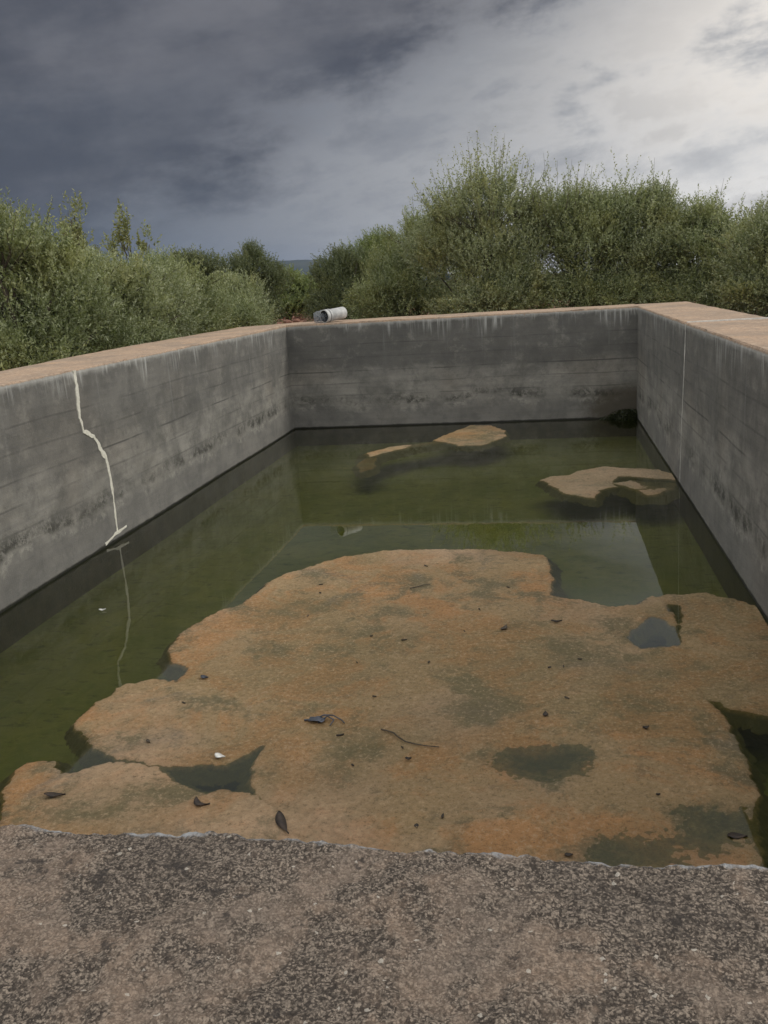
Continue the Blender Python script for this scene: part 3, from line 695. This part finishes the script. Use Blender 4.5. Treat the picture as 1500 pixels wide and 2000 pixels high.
# ------------------------------------------------------------------ foliage
def tube(pts, rads, n=6):
    V = []; Q = []
    P = [Vector(p) for p in pts]
    for i, p in enumerate(P):
        d = (P[min(len(P)-1, i+1)]-P[max(0, i-1)]).normalized(); a = d.orthogonal().normalized(); b = d.cross(a)
        for k in range(n): an = k*math.tau/n; V.append(p+(a*math.cos(an)+b*math.sin(an))*rads[i])
    for i in range(len(P)-1):
        for k in range(n): Q.append((i*n+k, i*n+(k+1) % n, (i+1)*n+(k+1) % n, (i+1)*n+k))
    return V, Q
def leaves_for(rng, base, axis, length, nleaf, ll, lw, spread):
    """base, axis: (n,3) arrays of twigs; returns quads (n*nleaf*4,3)"""
    n = len(base)
    tpos = np.linspace(.08, 1.0, nleaf)[None, :, None]
    ax = axis[:, None, :]
    # droop / curvature
    side = rng.normal(size=(n, 1, 3)); side -= (side*ax).sum(-1, keepdims=True)*ax; side /= np.linalg.norm(side, axis=-1, keepdims=True)
    p = base[:, None, :] + ax*length[:, None, None]*tpos + side*(length[:, None, None]*.18*tpos**2)
    # leaf direction: along the twig plus radial, phyllotaxis random
    rad = rng.normal(size=(n, nleaf, 3)); rad -= (rad*ax).sum(-1, keepdims=True)*ax; rad /= np.linalg.norm(rad, axis=-1, keepdims=True)
    d = ax*(1-spread) + rad*spread*1.25 + rng.normal(size=(n, nleaf, 3))*.12; d /= np.linalg.norm(d, axis=-1, keepdims=True)
    s = np.cross(d, rng.normal(size=(n, nleaf, 3))); s /= np.linalg.norm(s, axis=-1, keepdims=True)
    ls = ll*(.65+.7*rng.random((n, nleaf, 1)))*(1.1-.35*tpos); ws = lw*(.7+.6*rng.random((n, nleaf, 1)))
    tip = p+d*ls; mid = p+d*ls*.45
    Q = np.stack([p, mid+s*ws*.5, tip, mid-s*ws*.5], 2)
    return Q.reshape(-1, 3)
def tree(name, label, loc, lobes, ntwig, mat, seed, nleaf=16, ll=.058, lw=.0175, tlen=(.18, .38), upright=.55, spires=(), cat='tree', group=None, k=1.0):
    """lobes: (dx,dy,cz,rx,ry,rz) ellipsoids relative to loc (z absolute above ground); spires: (dx,dy,z0,z1,spread,count)"""
    rng = np.random.default_rng(seed); x0, y0 = loc; z0 = GZ-.03
    x0 = CX+(x0-CX)*k; y0 *= k; E_ = CZ-GZ; ll *= k**.75; lw *= k**.75; tlen = (tlen[0]*k, tlen[1]*k)
    lobes = [(a*k, b*k, max(.5*e*k, E_+(c-E_)*k), d*k, e0*k, e*k) for a, b, c, d, e0, e in lobes]
    spires = [(a*k, b*k, E_+(c-E_)*k, E_+(d-E_)*k, e*k, n_) for a, b, c, d, e, n_ in spires]
    root = tag(empty(name, (x0, y0, z0)), label, cat, group)
    lobes = lobes+[(0, -.30, .48, lobes[0][3]*1.12, lobes[0][4]*.95, .55)]
    vol = np.array([l[3]*l[4]*l[5] for l in lobes])**.8; vol[-1] *= 1.8; pr = vol/vol.sum(); ntwig = int(ntwig*1.35)
    B = []
    cnt = rng.multinomial(ntwig, pr)
    CEN = []
    for l, c in zip(lobes, cnt):
        ns = 10
        sc = rng.normal(size=(ns, 3)); sc /= np.linalg.norm(sc, axis=1, keepdims=True); sc[:, 2] = np.where(sc[:, 2] < -.3, -sc[:, 2], sc[:, 2])
        srad = .30+.18*rng.random(ns); sc = sc*(.95-srad)[:, None]; cb = rng.random(ns)
        k_ = rng.integers(0, ns, c)
        u = rng.normal(size=(c, 3)); u /= np.linalg.norm(u, axis=1, keepdims=True)
        rad_ = rng.random((c, 1))**.45
        core = rng.random(c) < .17
        loc_ = np.where(core[:, None], u*rad_*.75, sc[k_]+u*rad_*srad[k_][:, None])
        B.append(loc_*np.array([l[3], l[4], l[5]])+np.array([l[0], l[1], l[2]]))
        CEN.append(np.concatenate([np.where(core[:, None], 0, sc[k_])*np.array([l[3], l[4], l[5]])+np.array([l[0], l[1], l[2]]), cb[k_][:, None]], 1))
    CEN = np.concatenate(CEN)
    B = np.concatenate(B)
    # gaps: drop twigs in random pockets
    den = fbm(B[:, 0]*1.0+B[:, 2]*.7, B[:, 1]+B[:, 2]*.9, 2.6, 3, seed+50)
    kp = (den > .33+.10*rng.random(len(B))) & (B[:, 2] > .05); B = B[kp]; CEN = CEN[kp]
    out = (B-CEN[:, :3])+.25*(B-np.array([0, 0, .4])); out /= np.linalg.norm(out, axis=1, keepdims=True)
    ax = out*(1-upright)+np.array([0, 0, 1.0])*upright+rng.normal(size=B.shape)*.28
    low = np.clip(1-B[:, 2:3]/1.0, 0, 1); ax = ax-np.array([0, 0, .9])*low*rng.random((len(B), 1)); ax /= np.linalg.norm(ax, axis=1, keepdims=True)
    ln = tlen[0]+(tlen[1]-tlen[0])*rng.random(len(B))
    Qs = [leaves_for(rng, B, ax, ln, nleaf, ll, lw, .45)]; shade = [np.repeat(.50*CEN[:, 3]+.20*rng.random(len(B)), nleaf)+.30*rng.random(len(B)*nleaf)]
    # tall shoots on top
    stems = []
    for (dx, dy, za, zb, sp, c) in spires:
        a = rng.random(c)*math.tau; rr_ = sp*np.sqrt(rng.random(c))
        hgt = za+(zb-za)*(.35+.65*rng.random(c)**1.5)*(1-.5*(rr_/max(sp, .01))**2)
        bx = np.stack([dx+rr_*np.cos(a), dy+rr_*np.sin(a), np.full(c, za)*1.0], 1)
        tp = bx+np.stack([rng.normal(size=c)*.07+.42*rr_*np.cos(a), rng.normal(size=c)*.07+.42*rr_*np.sin(a), hgt-za], 1)
        v = tp-bx; l2 = np.linalg.norm(v, axis=1); v = v/l2[:, None]
        nseg = 3
        for k2 in range(nseg):   # shoot made of three leafy segments, thinner towards the tip
            f0 = .10+k2*.28
            for rep in range(3-k2):
                b2 = bx+v*(l2*f0)[:, None]; av = v+rng.normal(size=v.shape)*(.38 if rep else .08); av /= np.linalg.norm(av, axis=1, keepdims=True)
                Qs.append(leaves_for(rng, b2, av, l2*.36, nleaf, ll*(1.05-.10*k2), lw*1.4, .55)); shade.append(.3+.7*rng.random(c*nleaf))
        stems += list(zip(bx, tp))
    A = np.concatenate(Qs); sh = np.concatenate(shade)
    quads_obj('crown', A, mat, root, attr=sh)
    # trunk with limbs
    V = []; Q = []
    def add(pts, rads):
        v, q = tube(pts, rads); o_ = len(V); V.extend(v); Q.extend([tuple(i+o_ for i in f_) for f_ in q])
    top = max(l[2] for l in lobes)
    add([(0, 0, -.1), (.03, .02, .2), (.0, .05, .45), (.05, 0, top*.8)], [.10, .075, .06, .025])
    for i in range(9):
        l = lobes[i % len(lobes)]; a = rng.random()*math.tau; e_ = (l[0]+l[3]*.6*math.cos(a), l[1]+l[4]*.6*math.sin(a), l[2]+l[5]*.5*rng.random())
        s_ = (0, .03, .15+.25*rng.random()); mid = tuple((s_[k]+e_[k])/2+rng.normal()*.06 for k in range(3))
        add([s_, mid, e_], [.04, .025, .008])
    for (dx, dy, za, zb, sp, c) in spires:
        add([(0, .03, .2), (dx*.6, dy*.6+.02, za*.5), (dx, dy, za-.35)], [.05, .04, .022])
    org = [(dx, dy, za-.36) for (dx, dy, za, zb, sp, c) in spires for _ in range(c)]
    for (b_, t_), o0 in list(zip(stems, org))[:60]:
        add([o0, tuple(b_), tuple((np.array(b_)+np.array(t_))/2+rng.normal(size=3)*.01), tuple(t_)], [.011, .008, .005, .002])
    quads_obj('trunk', np.array([tuple(v) for v in V]), M_BARK, root, Q=np.array(Q), smooth=True)
    return root
GR = 'olive trees around the tank'

# left side of the tank
tree('olive_tree', 'tall olive tree at the far left, leaning over the left rim', (-2.75, 10.6), [(0, 0, 1.25, 1.25, 1.3, 1.25), (-.2, .1, 2.0, .8, .8, .6), (.5, .4, .8, .9, 1.1, .8)], 5200, M_OLIVE, 1, tlen=(.16, .34), spires=[(-.2, 0, 1.9, 2.95, .75, 60), (.35, .3, 1.7, 2.5, .5, 24)], group=GR)
tree('olive_tree', 'broad rounded olive tree on the left, in front of the two thin leafy shoots', (-2.45, 12.3), [(0, 0, 1.0, 1.2, 1.1, 1.1), (.3, 1.0, .9, 1.0, 1.1, 1.0), (-.6, .9, 1.1, .9, .8, 1.0)], 5200, M_OLIVE2, 2, tlen=(.16, .32), spires=[(0, .3, 1.5, 2.02, .9, 40)], group=GR)
tree('olive_tree', 'olive tree right of the broad rounded one, behind the left rim', (-2.7, 15.4), [(0, 0, 1.0, 1.1, 1.1, 1.05), (.3, -.9, .8, .9, .9, .85), (-.6, .5, 1.1, .9, .8, .9)], 4600, M_OLIVE, 3, spires=[(0, 0, 1.45, 1.95, .9, 40)], group=GR)
tree('olive_tree', 'small pale olive bush at the right end of the left row, beside red soil', (-2.95, 19.6), [(0, 0, .8, .95, .9, .85), (-.8, .2, .8, .8, .8, .75), (.5, -.3, .55, .6, .6, .6)], 3200, M_OLIVE2, 4, spires=[(-.75, .2, 1.1, 1.75, .35, 16), (-.05, 0, 1.1, 1.72, .35, 18)], group=GR)
tree('olive_tree', 'low olive bush between the pale bush and the left rim', (-2.4, 17.4), [(0, 0, .6, .9, .9, .7), (-.5, -.6, .7, .8, .8, .8)], 2400, M_OLIVE, 24, spires=[(-.4, -.2, 1.0, 1.6, .4, 10)], group=GR)
tree('leafy_sapling', 'thin open tree with loose leaves rising behind the left olives', (-4.6, 15.9), [(0, 0, 2.2, .42, .42, .6), (.1, 0, 2.75, .25, .25, .35)], 200, M_YEL, 5, nleaf=12, ll=.075, lw=.03, spires=[(0, 0, 2.1, 3.45, .34, 8)], group=GR)
tree('leafy_sapling', 'spindly yellowish tree with clumped leaves right of the thin open one', (-4.45, 17.7), [(-.35, 0, 2.1, .35, .3, .45), (.0, 0, 2.4, .20, .2, .75), (.42, 0, 2.35, .18, .18, .28)], 130, M_YEL, 6, nleaf=12, ll=.08, lw=.034, spires=[(0, 0, 2.4, 3.5, .16, 3), (.3, 0, 2.2, 2.95, .10, 2)], group=GR)
# beyond the gap
tree('olive_tree', 'left one of the two dark round trees behind the left row', (-5.9, 25.3), [(0, 0, 1.5, .95, .95, 1.1), (-.4, 0, 2.0, .6, .6, .6), (.3, 0, 1.9, .55, .5, .6)], 2400, M_DARK, 7, ll=.075, lw=.022, group=GR)
tree('olive_tree', 'right one of the two dark round trees behind the left row', (-4.95, 26.6), [(0, 0, 1.5, 1.1, 1, 1.1), (.1, 0, 2.05, .65, .6, .6), (.8, 0, 1.3, .7, .6, .9)], 2600, M_DARK, 8, ll=.075, lw=.022, group=GR)
tree('olive_tree', 'fresh green rounded tree in the gap, under the distant hills', (-6.6, 36.5), [(0, 0, 1.05, 1.5, 1.4, 1.15), (1.0, 0, .85, 1.0, 1.0, .9)], 2600, M_PALE, 9, ll=.10, lw=.034, group=GR)
tree('olive_tree', 'dark tree right of the gap, behind the white pipe', (-1.75, 25.3), [(0, 0, 1.1, 1.1, 1.0, 1.2), (.3, 0, 1.75, .6, .6, .55), (-.5, 0, .6, .6, .6, .7)], 3200, M_DARK, 10, ll=.07, lw=.02, group=GR)
tree('olive_tree', 'olive tree directly right of the pipe, at the left end of the far row', (.25, 19.9), [(0, 0, 1.1, 1.15, 1.0, 1.15), (.3, 0, 1.75, .65, .6, .6)], 3800, M_PALE, 11, spires=[(.3, 0, 1.9, 2.55, .5, 16)], ll=.06, lw=.017, group=GR, k=1.34)
tree('olive_tree', 'olive tree between the pipe-side tree and the tallest tree of the far row', (1.45, 18.0), [(0, 0, 1.2, 1.1, 1.0, 1.2), (.2, 0, 1.9, .7, .6, .6), (-.5, -.8, .7, .8, .7, .75)], 4200, M_OLIVE, 12, spires=[(.1, 0, 2.1, 2.95, .55, 26)], group=GR, k=1.34)
tree('olive_tree', 'tallest olive tree, crown peaking above the middle of the far row', (2.95, 16.7), [(0, 0, 1.3, 1.2, 1.1, 1.3), (-.05, 0, 2.2, .9, .8, .85), (.85, .2, 1.75, .8, .8, .9), (-.85, .1, 1.6, .8, .7, .85), (.2, .4, 1.7, 1.0, .7, .8), (.5, -.3, .8, .8, .7, .8)], 6800, M_OLIVE2, 13, tlen=(.2, .4), spires=[(-.05, 0, 2.3, 3.85, .85, 105), (.15, 0, 2.6, 4.05, .40, 24)], group=GR, k=1.34)
tree('olive_tree', 'broad olive tree with dense upright shoots just right of the tallest one', (4.65, 17.0), [(0, 0, 1.3, 1.2, 1.1, 1.3), (-.35, 0, 2.0, .85, .8, .8), (.6, .2, 1.9, .8, .8, .75)], 6400, M_OLIVE, 14, tlen=(.2, .4), spires=[(-.35, 0, 2.1, 3.6, .7, 60), (.6, 0, 2.0, 3.4, .6, 45)], group=GR, k=1.34)
tree('olive_tree', 'olive tree directly above the far right corner of the tank', (5.8, 17.2), [(0, 0, 1.2, 1.1, 1.1, 1.2), (.1, 0, 1.9, .85, .7, .72)], 5200, M_OLIVE2, 15, spires=[(-.2, 0, 2.0, 3.2, .65, 50), (.15, 0, 2.2, 3.4, .2, 8)], group=GR, k=1.34)
tree('olive_tree', 'olive tree right of the tank corner, with an open ragged crown', (6.75, 16.6), [(0, 0, 1.1, 1.0, 1.0, 1.05), (-.1, 0, 1.6, .75, .7, .65)], 4200, M_OLIVE, 16, spires=[(0, 0, 1.7, 2.75, .5, 34)], group=GR, k=1.34)
tree('olive_tree', 'lower olive tree near the right edge, behind the right rim', (7.6, 15.3), [(0, 0, 1.1, 1.05, 1.0, 1.1), (.3, -.4, .8, .9, .9, .9)], 4600, M_OLIVE2, 17, spires=[(0, 0, 1.5, 2.3, .8, 40)], group=GR, k=1.34)
tree('olive_tree', 'olive tree cut by the right edge of the view, behind the right rim', (8.5, 13.4), [(0, 0, 1.0, 1.1, 1.2, 1.05), (-.3, -1.0, .8, .9, .9, .85)], 4600, M_PALE, 18, spires=[(0, 0, 1.5, 2.2, .8, 35)], ll=.06, lw=.018, group=GR)
tree('olive_tree', 'dark tree peeking over the far right of the row', (9.7, 23.3), [(0, 0, 1.5, 1.3, 1.2, 1.1), (.2, 0, 2.0, .7, .7, .6)], 2600, M_DARK, 19, ll=.075, lw=.022, group=GR)
# farther trees that close the view behind the rows
far_spots = [(-9.5, 33, 'far olive tree behind the left row, left of the dark pair'), (-7.6, 19.5, 'olive tree deep behind the tall far left one'), (-3.3, 44, 'far tree in the gap, right of the fresh green one'), (-10, 50, 'farthest tree seen through the gap'), (2.4, 29, 'dim olive tree glimpsed through gaps in the tallest crown of the far row')]
for i, (x_, y_, lab) in enumerate(far_spots):
    tree('olive_tree', lab, (x_, y_), [(0, 0, 1.1, 1.5, 1.3, 1.1), (.5*(-1)**i, 0, 1.4, 1.1, 1.0, .8)], 1900, [M_DARK, M_OLIVE, M_PALE][i % 3], 40+i, nleaf=14, ll=.10, lw=.034, group=GR)
# rubble between the bushes
M_CLOD = simple('red_clod', (.10, .045, .030), (.20, .10, .07), 6, .95, .02)
rng = np.random.default_rng(77)
def clod(x, y, r, name='soil_clod'):
    bm = bmesh.new(); bmesh.ops.create_icosphere(bm, subdivisions=2, radius=r)
    for v in bm.verts:
        v.co *= .75+.5*float(fbm(v.co.x*9+x, v.co.y*9+v.co.z*7+y, 1.2/r*.15, 3, 9)); v.co.z *= .65
    me = bpy.data.meshes.new(name); bm.to_mesh(me); bm.free(); me.materials.append(M_CLOD)
    o = bpy.data.objects.new(name, me); C.objects.link(o); o.location = (x, y, float(ground_z(np.array(x), np.array(y)))+r*.3)
    tag(o, 'red-brown clod in the rubble strip seen between the bushes and the pipe', 'soil clod', 'red clods in the gap'); return o
for i in range(46):
    yy = 23+20*rng.random(); az_ = -.305+.045*rng.random(); clod(CX+math.tan(az_)*yy, yy, .10+.12*rng.random())
# moss in the far right corner
M_MOSS = leaf_material('wet_moss', (.012, .018, .006), (.035, .045, .015), (.02, .03, .01), .1)
n = 900; rr = np.random.default_rng(3)
bx = np.stack([W-.02-np.abs(rr.normal(size=n))*.15, np.full(n, L-.012)-np.abs(rr.normal(size=n))*.05, np.zeros(n)], 1)
bx[:, 2] = -H+.02+rr.random(n)*.13*np.exp(-((W-bx[:, 0]-.15)/.30)**2)
axm = np.stack([rr.normal(size=n)*.4, -.5-.4*rr.random(n), -1+.8*rr.random(n)], 1); axm /= np.linalg.norm(axm, axis=1, keepdims=True)
tag(quads_obj('moss_tuft', leaves_for(rr, bx, axm, np.full(n, .06), 6, .045, .014, .5), M_MOSS, None, attr=rr.random(n*6)), 'dark wet moss hanging in the far right corner of the tank at the waterline', 'moss')

# ------------------------------------------------------------------ air
m = bpy.data.materials.new('air_haze'); m.use_nodes = True; tt_ = NT(m.node_tree)
pv = tt_.node('ShaderNodeVolumePrincipled'); pv.inputs['Color'].default_value = (.32, .52, 1.0, 1); pv.inputs['Density'].default_value = 0.6e-4
tt_.node('ShaderNodeOutputMaterial', i_Volume=pv.outputs[0])
bm = bmesh.new(); bmesh.ops.create_cube(bm, size=1); me = bpy.data.meshes.new('haze'); bm.to_mesh(me); bm.free(); me.materials.append(m)
hz = bpy.data.objects.new('haze', me); C.objects.link(hz); hz.scale = (7000, 7000, 112); hz.location = (0, 0, 46)
tag(hz, kind='stuff')

print('faces', sum(len(o.data.polygons) for o in bpy.data.objects if o.type == 'MESH'))
